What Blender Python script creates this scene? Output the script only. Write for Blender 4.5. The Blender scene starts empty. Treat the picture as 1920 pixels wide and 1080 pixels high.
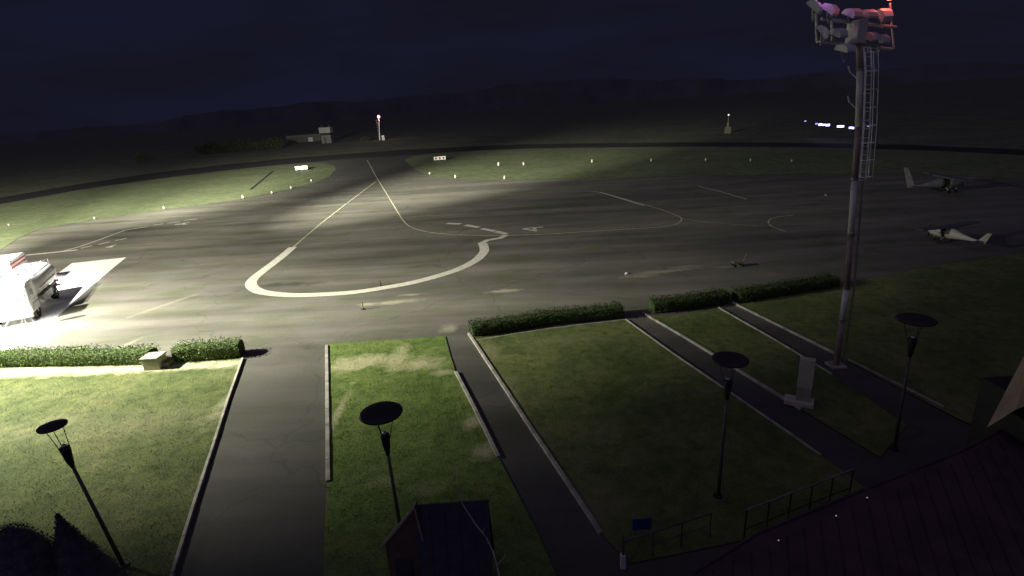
import bpy, math, random
import numpy as np
from mathutils import Vector, Matrix
random.seed(7); rng = np.random.default_rng(7)
S = bpy.context.scene
COL = S.collection

# ------------------------------------------------------------------ camera
TH = math.radians(18.7); RO = math.radians(3.8); CZ = 11.0; FPX = 1003.0
F = np.array([0, math.cos(TH), -math.sin(TH)]); r0 = np.array([1., 0, 0]); u0 = np.array([0, math.sin(TH), math.cos(TH)])
RR = math.cos(RO) * r0 - math.sin(RO) * u0; UU = math.cos(RO) * u0 + math.sin(RO) * r0
cd = bpy.data.cameras.new('camera'); cam = bpy.data.objects.new('camera', cd); COL.objects.link(cam)
cd.sensor_width = 36; cd.lens = 36 * FPX / 1920; cd.clip_start = 0.1; cd.clip_end = 9000
m = Matrix.Identity(4)
for i in range(3):
    m[i][0] = RR[i]; m[i][1] = UU[i]; m[i][2] = -F[i]
m[0][3] = 0; m[1][3] = 0; m[2][3] = CZ
cam.matrix_world = m; S.camera = cam
CAM = np.array([0, 0, CZ])

def ray(x, y): return F + (x - 960) / FPX * RR - (y - 540) / FPX * UU
def G(x, y, z=0.0):
    d = ray(x, y); t = (z - CZ) / d[2]; return CAM + t * d
def near_axis(x, y, bx, by):
    """point seen at photo position (x, y) closest to the upright line through (bx, by)"""
    d = ray(x, y); h = d[:2]; t = (h @ np.array([bx, by])) / (h @ h); return CAM + t * d
def at_range(x, y, r):
    d = ray(x, y); return CAM + d / np.linalg.norm(d) * r

# ------------------------------------------------------------------ night sky, weak fill, exposure
S.view_settings.view_transform = 'Standard'; S.view_settings.look = 'None'
S.view_settings.exposure = 0; S.view_settings.gamma = 1
W = bpy.data.worlds.new('World'); S.world = W; W.use_nodes = True
wn = W.node_tree; wn.nodes.clear()
wo = wn.nodes.new('ShaderNodeOutputWorld'); bg = wn.nodes.new('ShaderNodeBackground')
tc = wn.nodes.new('ShaderNodeTexCoord'); mp = wn.nodes.new('ShaderNodeMapping'); mp.inputs['Scale'].default_value = (1.2, 1.2, 7)
nz = wn.nodes.new('ShaderNodeTexNoise'); nz.inputs['Scale'].default_value = 2.2; nz.inputs['Detail'].default_value = 5
rp = wn.nodes.new('ShaderNodeValToRGB')
rp.color_ramp.elements[0].position = .35; rp.color_ramp.elements[0].color = (.0072, .0068, .0140, 1)
rp.color_ramp.elements[1].position = .72; rp.color_ramp.elements[1].color = (.0080, .0092, .0240, 1)
sk = wn.nodes.new('ShaderNodeTexSky'); sk.sky_type = 'NISHITA'; sk.sun_disc = False
sk.sun_elevation = math.radians(-4); sk.sun_rotation = math.radians(200)
skm = wn.nodes.new('ShaderNodeVectorMath'); skm.operation = 'SCALE'; skm.inputs['Scale'].default_value = 0.001
add = wn.nodes.new('ShaderNodeVectorMath'); add.operation = 'ADD'
wn.links.new(tc.outputs['Generated'], mp.inputs['Vector']); wn.links.new(mp.outputs[0], nz.inputs['Vector'])
wn.links.new(nz.outputs['Fac'], rp.inputs['Fac']); wn.links.new(sk.outputs[0], skm.inputs[0])
wn.links.new(skm.outputs[0], add.inputs[0]); wn.links.new(rp.outputs['Color'], add.inputs[1])
wn.links.new(add.outputs[0], bg.inputs['Color']); bg.inputs['Strength'].default_value = 1.0
wn.links.new(bg.outputs[0], wo.inputs['Surface'])

def light(name, kind, loc, energy, color, **k):
    l = bpy.data.lights.new(name, kind); l.energy = energy; l.color = color
    for a, b in k.items(): setattr(l, a, b)
    o = bpy.data.objects.new(name, l); COL.objects.link(o); o.location = loc; return o
def aim(o, target):
    o.rotation_euler = (Vector(target) - o.location).to_track_quat('-Z', 'Y').to_euler()
fill_sun = light('ambient_fill', 'SUN', (0, 0, 50), 0.19, (.66, .58, 1.0), angle=math.radians(120))  # weak wide sun lamp added to lift the dark ground
fill_sun.rotation_euler = (math.radians(25), math.radians(-15), 0)
# the floodlights of the lit mast just outside the left edge of the frame
LP = (-42.0, 23.0, 18.0)
WARM = (1.0, .975, .81)
# aim point x, y on the ground, cone in degrees, watts: the heads of that mast
FLOODS = [(-9, 27, 30, 2.6e+05), (-58, 115, 30, 3.19e+06), (-30, 27, 80, 6e+05), (26, 76, 50, 2.58e+05), (-16, 20, 30, 1.45e+05), (-72, 62, 50, 2.55e+06), (-44, 300, 130, 3.73e+05), (-2, 100, 30, 2.91e+06), (-44, 130, 30, 2.21e+06), (-24, 112, 40, 5e5), (22, 122, 38, 4e5), (2, 36, 30, 1.6e5)]
for i_, (tx, ty, sz, pw) in enumerate(FLOODS):
    fl = light('apron_floodlight', 'SPOT', LP, pw * .32, WARM, spot_size=math.radians(sz), spot_blend=1.0, shadow_soft_size=.25)
    aim(fl, (tx, ty, 0))
fs = light('stand_floodlight', 'SPOT', (-39.0, 25.0, 23.0), 7e5, (1, .98, .93), spot_size=math.radians(32), spot_blend=1.0, shadow_soft_size=.25); aim(fs, (-37.5, 35, 0))

# ------------------------------------------------------------------ materials
MATS = {}
class N:
    def __init__(s, name):
        s.m = bpy.data.materials.new(name); s.m.use_nodes = True; s.t = s.m.node_tree
        s.b = s.t.nodes['Principled BSDF']
    def n(s, t, **k):
        x = s.t.nodes.new(t)
        for a, b in k.items():
            if a in x.inputs: x.inputs[a].default_value = b
            else: setattr(x, a, b)
        return x
    def l(s, a, b): s.t.links.new(a, b)
    def coord(s, scale=(1, 1, 1), rot=0, kind='Object'):
        c = s.n('ShaderNodeTexCoord'); mp = s.n('ShaderNodeMapping')
        mp.inputs['Scale'].default_value = scale; mp.inputs['Rotation'].default_value = (0, 0, rot)
        s.l(c.outputs[kind], mp.inputs['Vector']); return mp.outputs[0]
    def noise(s, vec, scale, detail=4, rough=.55):
        x = s.n('ShaderNodeTexNoise'); x.inputs['Scale'].default_value = scale; x.inputs['Detail'].default_value = detail
        x.inputs['Roughness'].default_value = rough; s.l(vec, x.inputs['Vector']); return x.outputs['Fac']
    def ramp(s, fac, stops):
        r = s.n('ShaderNodeValToRGB'); e = r.color_ramp.elements
        while len(e) > 1: e.remove(e[-1])
        e[0].position = stops[0][0]; e[0].color = (*stops[0][1], 1)
        for p, c in stops[1:]: x = e.new(p); x.color = (*c, 1)
        s.l(fac, r.inputs['Fac']); return r.outputs['Color']
    def mix(s, fac, a, b, mode='MIX'):
        x = s.n('ShaderNodeMix'); x.data_type = 'RGBA'; x.blend_type = mode
        if hasattr(fac, 'links'): s.l(fac, x.inputs[0])
        else: x.inputs[0].default_value = fac
        for v, i in ((a, 6), (b, 7)):
            if hasattr(v, 'links'): s.l(v, x.inputs[i])
            else: x.inputs[i].default_value = (*v, 1)
        return x.outputs[2]
    def math(s, op, a, b=0.0, clamp=False):
        x = s.n('ShaderNodeMath'); x.operation = op; x.use_clamp = clamp
        for v, i in ((a, 0), (b, 1)):
            if hasattr(v, 'links'): s.l(v, x.inputs[i])
            else: x.inputs[i].default_value = v
        return x.outputs[0]
    def blob(s, c, rx, ry, rot=0, rough=.5, nscale=1.2):
        """soft mask round world point c (1 inside)"""
        co = s.n('ShaderNodeTexCoord'); sub = s.n('ShaderNodeVectorMath'); sub.operation = 'SUBTRACT'
        sub.inputs[1].default_value = (c[0], c[1], 0); s.l(co.outputs['Object'], sub.inputs[0])
        mp = s.n('ShaderNodeMapping'); mp.inputs['Rotation'].default_value = (0, 0, -rot); s.l(sub.outputs[0], mp.inputs['Vector'])
        sc = s.n('ShaderNodeVectorMath'); sc.operation = 'MULTIPLY'; sc.inputs[1].default_value = (1 / rx, 1 / ry, 0); s.l(mp.outputs[0], sc.inputs[0])
        ln = s.n('ShaderNodeVectorMath'); ln.operation = 'LENGTH'; s.l(sc.outputs[0], ln.inputs[0])
        nn = s.noise(co.outputs['Object'], nscale, 5, .65)
        d = s.math('ADD', ln.outputs['Value'], s.math('MULTIPLY', s.math('SUBTRACT', nn, .5), rough * 4))
        return s.math('SUBTRACT', 1.35, d, True)
    def bump(s, h, strength=.4, dist=.05):
        b = s.n('ShaderNodeBump'); b.inputs['Strength'].default_value = strength; b.inputs['Distance'].default_value = dist
        s.l(h, b.inputs['Height']); s.l(b.outputs[0], s.b.inputs['Normal'])
    def fin(s, col, rough=.7, metal=0, spec=.4):
        if hasattr(col, 'links'): s.l(col, s.b.inputs['Base Color'])
        else: s.b.inputs['Base Color'].default_value = (*col, 1)
        s.b.inputs['Roughness'].default_value = rough; s.b.inputs['Metallic'].default_value = metal
        s.b.inputs['Specular IOR Level'].default_value = spec; return s.m

def plain(name, col, rough=.6, metal=0, var=.25, scale=3.0):
    if name in MATS: return MATS[name]
    a = N(name); v = a.coord(); f = a.noise(v, scale, 5)
    lo = tuple(c * (1 - var) for c in col); hi = tuple(min(1, c * (1 + var)) for c in col)
    c = a.ramp(f, [(.3, lo), (.7, hi)]); a.bump(f, .12, .01); MATS[name] = a.fin(c, rough, metal); return MATS[name]
def emis(name, col, st):
    a = N(name); a.b.inputs['Emission Color'].default_value = (*col, 1); a.b.inputs['Emission Strength'].default_value = st
    v = a.coord(); f = a.noise(v, 2); return a.fin(a.ramp(f, [(0, tuple(c * .4 for c in col)), (1, tuple(c * .5 for c in col))]))

e1, e2 = G(400, 492), G(1150, 452)
STREAK = math.atan2(e2[1] - e1[1], e2[0] - e1[0])
def asphalt(name, base, streak=.5, stains=(), pale=()):
    a = N(name)
    co = a.n('ShaderNodeTexCoord'); mp = a.n('ShaderNodeMapping'); mp.inputs['Rotation'].default_value = (0, 0, -STREAK)
    a.l(co.outputs['Object'], mp.inputs['Vector'])
    def st(sx, sy):
        m2 = a.n('ShaderNodeMapping'); m2.inputs['Scale'].default_value = (sx, sy, 1); a.l(mp.outputs[0], m2.inputs['Vector']); return m2.outputs[0]
    s1 = a.noise(st(.045, .42), 1.0, 5, .6); s2 = a.noise(st(.02, .13), 1.0, 3); s3 = a.noise(st(.3, .5), 1, 5, .6); s4 = a.noise(co.outputs['Object'], 9, 6, .7)
    b = base
    c1 = a.ramp(s1, [(.30, (b * (1 - .62 * streak),) * 3), (.50, (b * .98,) * 3), (.66, (b * (1 + .45 * streak),) * 3)])
    c2 = a.ramp(s2, [(.3, (.72, .71, .70)), (.7, (1.2, 1.18, 1.13))])
    c = a.mix(1, c1, c2, 'MULTIPLY')
    c = a.mix(1, c, a.ramp(s3, [(.32, (.80, .86, .66)), (.5, (1, .98, .94)), (.68, (1.14, 1.06, 1.14))]), 'MULTIPLY')
    c = a.mix(1, c, a.ramp(s4, [(.25, (.82, .82, .80)), (.75, (1.14, 1.13, 1.10))]), 'MULTIPLY')
    vo = a.n('ShaderNodeTexVoronoi', feature='DISTANCE_TO_EDGE'); vo.inputs['Scale'].default_value = .09
    wv = a.n('ShaderNodeVectorMath', operation='ADD'); nv = a.n('ShaderNodeTexNoise'); nv.inputs['Scale'].default_value = .5; a.l(co.outputs['Object'], nv.inputs['Vector'])
    sc2 = a.n('ShaderNodeVectorMath', operation='SCALE'); sc2.inputs['Scale'].default_value = 2.5; a.l(nv.outputs['Color'], sc2.inputs[0])
    a.l(co.outputs['Object'], wv.inputs[0]); a.l(sc2.outputs[0], wv.inputs[1]); a.l(wv.outputs[0], vo.inputs['Vector'])
    c = a.mix(1, c, a.ramp(vo.outputs['Distance'], [(0, (.72, .72, .72)), (.006, (1, 1, 1))]), 'MULTIPLY')
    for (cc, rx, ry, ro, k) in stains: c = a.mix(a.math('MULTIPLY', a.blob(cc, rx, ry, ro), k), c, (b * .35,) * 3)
    for (cc, rx, ry, ro, k) in pale: c = a.mix(a.math('MULTIPLY', a.blob(cc, rx, ry, ro, .55, 1.6), k), c, (.36, .34, .27))
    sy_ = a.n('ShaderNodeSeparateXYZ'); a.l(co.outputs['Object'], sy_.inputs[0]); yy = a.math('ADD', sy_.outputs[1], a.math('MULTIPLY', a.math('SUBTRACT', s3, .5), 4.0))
    path_falloff = a.math('DIVIDE', a.math('SUBTRACT', 27.0, yy), 4.5, True)
    c = a.mix(a.math('MULTIPLY', path_falloff, .55), c, (b * .25,) * 3)   # light falloff towards the foot paths, painted into the asphalt colour
    a.bump(s4, .35, .02)
    c = a.mix(1, c, (1.0, 1.0, .89), 'MULTIPLY')
    a.fin(c, .78, 0, .35); MATS[name] = a.m; return a.m
def grass_mat(name, lo, mid, hi, dry=(), dirt=.35, sc=1.0, drycol=(.30, .29, .15)):
    a = N(name); co = a.n('ShaderNodeTexCoord').outputs['Object']
    n1 = a.noise(co, .35 * sc, 5, .65); n2 = a.noise(co, 2.2 * sc, 6, .7); n3 = a.noise(co, 14 * sc, 6, .75)
    c = a.ramp(n1, [(.3, lo), (.5, mid), (.7, hi)])
    c = a.mix(1, c, a.ramp(n2, [(.28, (.55, .6, .55)), (.5, (1, 1, 1)), (.72, (1.35, 1.28, 1.05))]), 'MULTIPLY')
    c = a.mix(1, c, a.ramp(n3, [(.3, (.68, .72, .66)), (.7, (1.3, 1.26, 1.18))]), 'MULTIPLY')
    for (cc, rx, ry, ro, k) in dry: c = a.mix(a.math('MULTIPLY', a.blob(cc, rx, ry, ro, .6, 1.5), k), c, drycol)
    a.bump(n3, .9, .06); a.fin(c, .85, 0, .15); MATS[name] = a.m; return a.m

def B(x, y, rx, ry, k, ro=0): return (G(x, y), rx, ry, ro, k)
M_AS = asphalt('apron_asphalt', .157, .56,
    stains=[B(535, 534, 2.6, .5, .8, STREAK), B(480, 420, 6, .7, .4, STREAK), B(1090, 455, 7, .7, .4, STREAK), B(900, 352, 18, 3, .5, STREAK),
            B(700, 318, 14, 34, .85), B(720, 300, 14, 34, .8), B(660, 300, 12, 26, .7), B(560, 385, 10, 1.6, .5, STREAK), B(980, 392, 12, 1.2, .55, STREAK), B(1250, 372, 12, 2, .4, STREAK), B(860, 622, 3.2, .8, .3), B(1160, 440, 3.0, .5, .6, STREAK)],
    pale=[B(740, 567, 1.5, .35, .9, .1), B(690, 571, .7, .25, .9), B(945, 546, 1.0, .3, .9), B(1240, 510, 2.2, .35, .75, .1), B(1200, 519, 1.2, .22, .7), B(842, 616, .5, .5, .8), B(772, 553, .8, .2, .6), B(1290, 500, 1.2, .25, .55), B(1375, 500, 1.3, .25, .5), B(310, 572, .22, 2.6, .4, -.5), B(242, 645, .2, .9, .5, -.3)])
M_PATH = asphalt('path_asphalt', .062, .35)
M_RWY = asphalt('runway_asphalt', .022, .3)
M_CONC = plain('stand_concrete', (.74, .73, .70), .8, 0, .1, .6)
M_KERB = plain('kerb_concrete', (.38, .36, .31), .85, 0, .35, 2.2)
M_LAWN = grass_mat('lawn_grass', (.078, .108, .042), (.13, .16, .062), (.195, .205, .10),
                   drycol=(.5, .49, .33), dry=[B(-60, 703, 6, .45, .9), B(90, 700, 5, .42, .9), B(220, 696, 4, .4, .9), B(340, 690, 3, .38, .85), B(430, 684, 1.6, .5, .8), B(200, 800, 6, 1.2, .12), B(440, 740, .3, 2.5, .4)])
M_LAWN2 = grass_mat('worn_lawn_grass', (.10, .14, .048), (.155, .195, .07), (.235, .25, .105),
                   dry=[B(905, 665, .8, 1.6, .7), B(955, 740, .5, 2.2, .5), B(1060, 640, 3, .6, .35), B(1000, 830, .8, 1.2, .4), B(1110, 960, 1, 1.5, .5)])
M_LAWNM = grass_mat('trodden_lawn_grass', (.11, .17, .045), (.155, .225, .065), (.21, .27, .09),
                    drycol=(.46, .45, .26), dry=[B(690, 678, 1.7, .65, 1), B(790, 684, 1.1, .6, .95), B(648, 690, .9, .6, .9), B(748, 675, .5, 1.5, .8), B(905, 850, .5, .4, .9), B(885, 795, .3, .5, .9), B(622, 800, .18, 2.6, .8), B(830, 700, .5, .3, .7), B(720, 905, .7, .3, .3), B(800, 920, .6, .3, .3)])
M_FIELD = grass_mat('field_grass', (.11, .115, .09), (.14, .148, .11), (.18, .185, .135), sc=.25)
M_ISLE = grass_mat('verge_grass', (.125, .155, .085), (.155, .185, .105), (.19, .21, .13), sc=.35)
M_PAINT = plain('white_road_paint', (.62, .60, .50), .7, 0, .18, 4)
M_YPAINT = plain('yellow_road_paint', (.5, .49, .32), .7, 0, .3, 1.5)
M_WHITE = plain('white_enamel', (.78, .78, .77), .35, 0, .05)
M_BLACK = plain('black_rubber', (.02, .02, .02), .8)
M_DARK = plain('dark_lacquered_steel', (.03, .03, .03), .55)
M_GREY = plain('grey_steel', (.25, .25, .25), .45, .3)
M_GALV = plain('galvanised_steel', (.72, .72, .74), .5, .1)
M_RAIL = plain('dull_rail_steel', (.10, .10, .10), .6)
M_RED = plain('red_paint', (.28, .035, .03), .5)
M_POLEW = plain('mast_white_paint', (.75, .73, .68), .5, 0, .2, 1.2)
M_POLER = plain('mast_red_paint', (.34, .25, .22), .55, 0, .3, 1.2)
M_GLASS = plain('dark_window_glass', (.03, .035, .04), .1)
M_GLARE = plain('glare_pale_glass', (.5, .5, .5), .25)  # cab glass coloured pale for the glare that washes it out
M_CHROME = plain('pale_alloy', (.65, .65, .65), .3, .6)
M_SIGNW = plain('sign_white', (.85, .83, .8), .6, 0, .03)
M_ROOF = plain('dark_blue_shingles', (.055, .055, .075), .7, 0, .3, 5)
M_TILE = plain('dark_red_sheet_roof', (.075, .045, .055), .6, 0, .3, 2)
M_WALLR = plain('red_brown_boards', (.13, .085, .065), .8, 0, .25, 3)
M_TRIM = plain('weathered_pale_board', (.34, .29, .23), .8, 0, .25, 3)
M_RENDER = plain('ochre_render', (.50, .42, .24), .9, 0, .25, 1.2)
M_STONE = plain('pale_stone', (.42, .40, .30), .8, 0, .2, 2)
M_STONED = plain('dark_stone', (.16, .15, .10), .8, 0, .2, 2)
M_STELE = plain('pale_marble', (.62, .58, .44), .7, 0, .12, 2)
M_NEEDLE = plain('dark_needles', (.10, .10, .115), .9, 0, .4, 6)
M_HILL = plain('wooded_hill', (.15, .14, .15), .9, 0, .2, .01)
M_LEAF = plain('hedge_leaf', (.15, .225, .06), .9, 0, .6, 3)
M_LEAF_UNLIT = plain('unlit_hedge_leaf', (.05, .08, .02), .9, 0, .6, 3)  # hedge leaf with the shade of the unlit right hedges in its colour
M_HCORE = plain('hedge_inside', (.045, .07, .018), .95, 0, .4, 6)
M_BUSH = plain('scrub_leaf', (.035, .042, .022), .8, 0, .5, 1)
M_BARK = plain('pale_bark', (.38, .36, .33), .8, 0, .3, 8)
M_BLUE = plain('blue_enamel', (.02, .05, .2), .5)

# ------------------------------------------------------------------ mesh helpers
class MB:
    def __init__(s): s.v = []; s.f = []
    def add(s, vs, fs):
        n = len(s.v); s.v += [tuple(float(c) for c in v) for v in vs]; s.f += [tuple(i + n for i in f) for f in fs]; return s
    def box(s, c, d, rz=0, taper=1.0, M=None):
        x, y, z = (k / 2 for k in d); vs = []
        for sz in (-1, 1):
            t = taper if sz > 0 else 1
            for sx, sy in ((-1, -1), (1, -1), (1, 1), (-1, 1)): vs.append(Vector((sx * x * t, sy * y * t, sz * z)))
        R = Matrix.Rotation(rz, 3, 'Z'); vs = [R @ v for v in vs]
        if M is not None: vs = [M @ v for v in vs]
        vs = [v + Vector(c) for v in vs]
        return s.add(vs, [(3, 2, 1, 0), (4, 5, 6, 7), (0, 1, 5, 4), (1, 2, 6, 5), (2, 3, 7, 6), (3, 0, 4, 7)])
    def tube(s, pts, rad, n=8, cap=True):
        pts = [Vector(p) for p in pts]; k = len(pts)
        rad = rad if hasattr(rad, '__len__') else [rad] * k
        vs = []
        for i, p in enumerate(pts):
            t = (pts[min(i + 1, k - 1)] - pts[max(i - 1, 0)]).normalized()
            a = Vector((1, 0, 0)) if abs(t.x) < .8 else Vector((0, 1, 0))
            u = t.cross(a).normalized(); w = t.cross(u)
            for j in range(n):
                q = 2 * math.pi * j / n; vs.append(p + (u * math.cos(q) + w * math.sin(q)) * rad[i])
        fs = [(i * n + j, i * n + (j + 1) % n, (i + 1) * n + (j + 1) % n, (i + 1) * n + j) for i in range(k - 1) for j in range(n)]
        if cap: fs += [tuple(range(n))[::-1], tuple(range((k - 1) * n, k * n))]
        return s.add(vs, fs)
    def loft(s, rings):
        n = len(rings[0]); vs = [p for r in rings for p in r]; k = len(rings)
        fs = [(i * n + j, i * n + (j + 1) % n, (i + 1) * n + (j + 1) % n, (i + 1) * n + j) for i in range(k - 1) for j in range(n)]
        fs += [tuple(range(n))[::-1], tuple(range((k - 1) * n, k * n))]
        return s.add(vs, fs)
    def prism(s, poly, z0, z1):
        n = len(poly); vs = [(p[0], p[1], z0) for p in poly] + [(p[0], p[1], z1) for p in poly]
        return s.add(vs, [tuple(range(n))[::-1], tuple(range(n, 2 * n))] + [(i, (i + 1) % n, n + (i + 1) % n, n + i) for i in range(n)])
    def extr(s, pts, vec):
        """solid from a 3-D outline pushed along vec"""
        n = len(pts); a = [Vector(p) for p in pts]; b = [p + Vector(vec) for p in a]
        return s.add(a + b, [tuple(range(n))[::-1], tuple(range(n, 2 * n))] + [(i, (i + 1) % n, n + (i + 1) % n, n + i) for i in range(n)])
    def build(s, name, mat, parent=None, smooth=False, bevel=0):
        me = bpy.data.meshes.new(name); me.from_pydata(s.v, [], s.f); me.materials.append(mat)
        if smooth:
            me.polygons.foreach_set('use_smooth', [True] * len(me.polygons))
        o = bpy.data.objects.new(name, me); COL.objects.link(o)
        if parent: o.parent = parent
        if bevel:
            b = o.modifiers.new('bevel', 'BEVEL'); b.width = bevel; b.segments = 2; b.limit_method = 'ANGLE'
        return o
def tag(o, label=None, cat=None, group=None, kind=None):
    if label: o['label'] = label
    if cat: o['category'] = cat
    if group: o['group'] = group
    if kind: o['kind'] = kind
    return o
def empty(name, loc, label, cat, group=None, rz=0):
    o = bpy.data.objects.new(name, None); COL.objects.link(o); o.location = tuple(float(c) for c in loc); o.rotation_euler = (0, 0, rz)
    o.empty_display_size = .3; return tag(o, label, cat, group)
def copy_tree(o, parent=None):
    c = o.copy(); COL.objects.link(c); c.parent = parent
    for ch in [x for x in bpy.data.objects if x.parent == o]: copy_tree(ch, c)
    return c
def smoothline(pts, n=10):
    p = [np.array(q, float) for q in pts]; p = [2 * p[0] - p[1]] + p + [2 * p[-1] - p[-2]]; out = []
    for i in range(1, len(p) - 2):
        for k in range(n):
            t = k / n
            out.append(.5 * ((2 * p[i]) + (-p[i - 1] + p[i + 1]) * t + (2 * p[i - 1] - 5 * p[i] + 4 * p[i + 1] - p[i + 2]) * t * t + (-p[i - 1] + 3 * p[i] - 3 * p[i + 1] + p[i + 2]) * t ** 3))
    out.append(p[-2]); return out
def sheet(name, pix, z, mat, world=(), curve=0, kind='structure'):
    pts = smoothline(pix, curve) if curve else pix
    w = [G(*p)[:2] for p in pts] + [np.array(q) for q in world]
    mb = MB(); mb.add([(q[0], q[1], z) for q in w], [tuple(range(len(w)))])
    o = mb.build(name, mat)
    me = o.data
    if me.polygons[0].normal.z < 0: me.flip_normals()
    return tag(o, kind=kind)
def stroke(name, pix, width, z, mat, curve=0, kind='structure'):
    pts = smoothline(pix, curve) if curve else pix
    w = [Vector(G(*p)[:2]) for p in pts]; L = []
    for i, p in enumerate(w):
        t = (w[min(i + 1, len(w) - 1)] - w[max(i - 1, 0)]).normalized(); nrm = Vector((-t.y, t.x))
        L.append((p + nrm * width / 2, p - nrm * width / 2))
    vs = [(a.x, a.y, z) for a, b in L] + [(b.x, b.y, z) for a, b in L]; k = len(L)
    mb = MB().add(vs, [(k + i, k + i + 1, i + 1, i) for i in range(k - 1)])
    return tag(mb.build(name, mat), kind=kind)

# ------------------------------------------------------------------ ground
mb = MB(); R_ = 3500
mb.add([(-R_, -200, 0), (R_, -200, 0), (R_, R_, 0), (-R_, R_, 0)], [(0, 1, 2, 3)]); tag(mb.build('ground', M_FIELD), kind='structure')
RT = [(-330, 465), (-150, 412), (0, 371), (150, 345), (300, 323), (427, 308), (530, 298), (640, 289), (760, 281), (860, 276), (980, 271), (1100, 269), (1300, 267), (1500, 268), (1700, 272), (1900, 280), (2500, 325)]
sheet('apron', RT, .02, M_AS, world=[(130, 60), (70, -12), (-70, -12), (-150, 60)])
RB = [(-330, 480), (-150, 424), (0, 383), (150, 356), (300, 335), (427, 319), (530, 309), (640, 299), (760, 291), (860, 284), (980, 279), (1100, 277), (1300, 275), (1500, 276), (1700, 281), (1900, 290), (2500, 338)]
sheet('runway', RT + RB[::-1], .04, M_RWY)
sheet('grass_verge', [(-330, 480), (-150, 425), (0, 385), (150, 358), (300, 336), (427, 321), (540, 310), (600, 306), (625, 310), (630, 318), (618, 332), (590, 343), (540, 356), (456, 374), (308, 394), (180, 412), (75, 430), (35, 447), (0, 470), (-120, 540), (-330, 640)], .05, M_ISLE)
sheet('grass_verge', [(758, 300), (775, 294), (815, 288), (900, 283), (980, 281), (1100, 279), (1300, 277), (1500, 278), (1700, 283), (1900, 292), (2500, 340), (2500, 430), (1900, 335), (1700, 326), (1500, 327), (1300, 331), (1150, 334), (1000, 337), (900, 338), (850, 336), (808, 331), (780, 319)], .05, M_ISLE)
sheet('concrete_stand', [(237, 483), (135, 494), (101, 519), (70, 540), (-80, 560), (-300, 700), (-200, 770), (30, 652), (100, 602), (162, 545)], .034, M_CONC)
# paths and lawns between them
L1 = [(-420, 712), (0, 692), (300, 684), (455, 673), (403, 830), (325, 1078), (290, 1190), (-420, 1190)]
L2 = [(613, 646), (720, 640), (835, 632), (845, 670), (855, 700), (935, 860), (1000, 985), (1040, 1075), (1060, 1180), (605, 1180), (609, 1000), (614, 905)]
L3 = [(882, 634), (1030, 618), (1173, 601), (1350, 726), (1540, 858), (1640, 930), (1400, 1015), (1180, 1060), (1127, 1003), (1000, 812)]
L4 = [(1210, 589), (1250, 596), (1345, 579), (1450, 640), (1560, 705), (1700, 800), (1650, 860), (1502, 770), (1350, 676)]
L5 = [(1374, 569), (1480, 556), (1575, 536), (1750, 500), (1960, 470), (1960, 860), (1800, 790), (1575, 672)]
for P_, mm in ((L1, M_LAWN), (L2, M_LAWNM), (L3, M_LAWN2), (L4, M_LAWN2), (L5, M_LAWN2)): sheet('lawn', P_, .06, mm)

def kerb(pix, label, w=.17, h=.12, z=0.0):
    w_ = [Vector(G(*p)[:2]) for p in pix]; mb = MB()
    # individual kerb stones laid end to end
    for a, b in zip(w_[:-1], w_[1:]):
        d = (b - a); n = max(1, int(d.length / 1.0)); t = d.normalized(); ang = math.atan2(t.y, t.x)
        for i in range(n):
            c = a + d * ((i + .5) / n); mb.box((c.x, c.y, h / 2 + random.uniform(-.006, .006)), (d.length / n - .012, w, h), ang + random.uniform(-.006, .006))
    return tag(mb.build('kerb', M_KERB, bevel=.015), label, 'kerb', 'kerbs edging the lawns')
kerb([(456, 674), (428, 752), (403, 831), (364, 952), (325, 1080), (305, 1150)], 'long kerb on the right side of the bright left lawn', .1)
kerb([(613, 650), (614, 720), (615, 800), (616, 906)], 'short straight kerb on the left side of the middle lawn', .14)
kerb([(855, 700), (895, 778), (935, 860)], 'short slanting kerb on the right side of the middle lawn', .14)
kerb([(879, 627), (940, 720), (1000, 812), (1063, 906), (1127, 1003)], 'long kerb on the left side of the large right lawn', .13)
kerb([(1173, 601), (1260, 664), (1350, 726), (1445, 792), (1540, 858)], 'thin kerb on the right side of the large lawn, passing behind the disc lamp', .07)
kerb([(1206, 589), (1280, 632), (1350, 675), (1425, 722), (1502, 770)], 'kerb leading from the hedge gap down to the pale stele', .11)
kerb([(1347, 579), (1450, 638), (1560, 705)], 'faint thin kerb on the left edge of the path to the tall mast', .07)
kerb([(1373, 569), (1470, 617), (1565, 665)], 'kerb running from the third hedge to the foot of the tall mast', .1)
kerb([(1590, 677), (1680, 722), (1770, 767)], 'barely visible kerb in the dark right of the tall mast', .07)
kerb([(892, 640), (1030, 618), (1172, 601)], 'dim kerb under the front of the long dark hedge', .08, .08)

# ------------------------------------------------------------------ painted markings
stroke('painted_line', [(549, 464), (523, 486), (490, 511), (474, 525), (471, 535), (480, 544), (500, 550), (545, 554), (600, 553), (660, 549), (716, 541), (780, 529), (850, 509), (890, 490), (906, 475), (908, 466), (905, 457)], .78, .034, M_PAINT, 8)
stroke('painted_line', [(901, 458), (914, 451), (938, 447), (950, 441)], .6, .038, M_PAINT)
for a, b in (((838, 419.5), (864, 420.5)), ((873, 422.5), (898, 427)), ((903, 429), (928, 434)), ((929, 434.5), (950, 439.5))):
    stroke('painted_dash', [a, b], .62, .034, M_PAINT)
stroke('yellow_line', [(550, 464), (600, 421), (650, 382), (706, 340)], .17, .036, M_YPAINT)
stroke('yellow_line', [(688, 300), (698, 318), (709, 338), (724, 362), (744, 395), (757, 415), (772, 427), (800, 435), (840, 440), (890, 442), (950, 442), (1020, 440), (1100, 435), (1180, 430), (1245, 426), (1270, 420), (1278, 411), (1262, 402), (1228, 390), (1180, 376), (1128, 362), (1108, 359)], .15, .042, M_YPAINT, 6)
stroke('painted_line', [(1125, 361), (1165, 373), (1208, 386)], .3, .046, M_PAINT)
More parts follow.
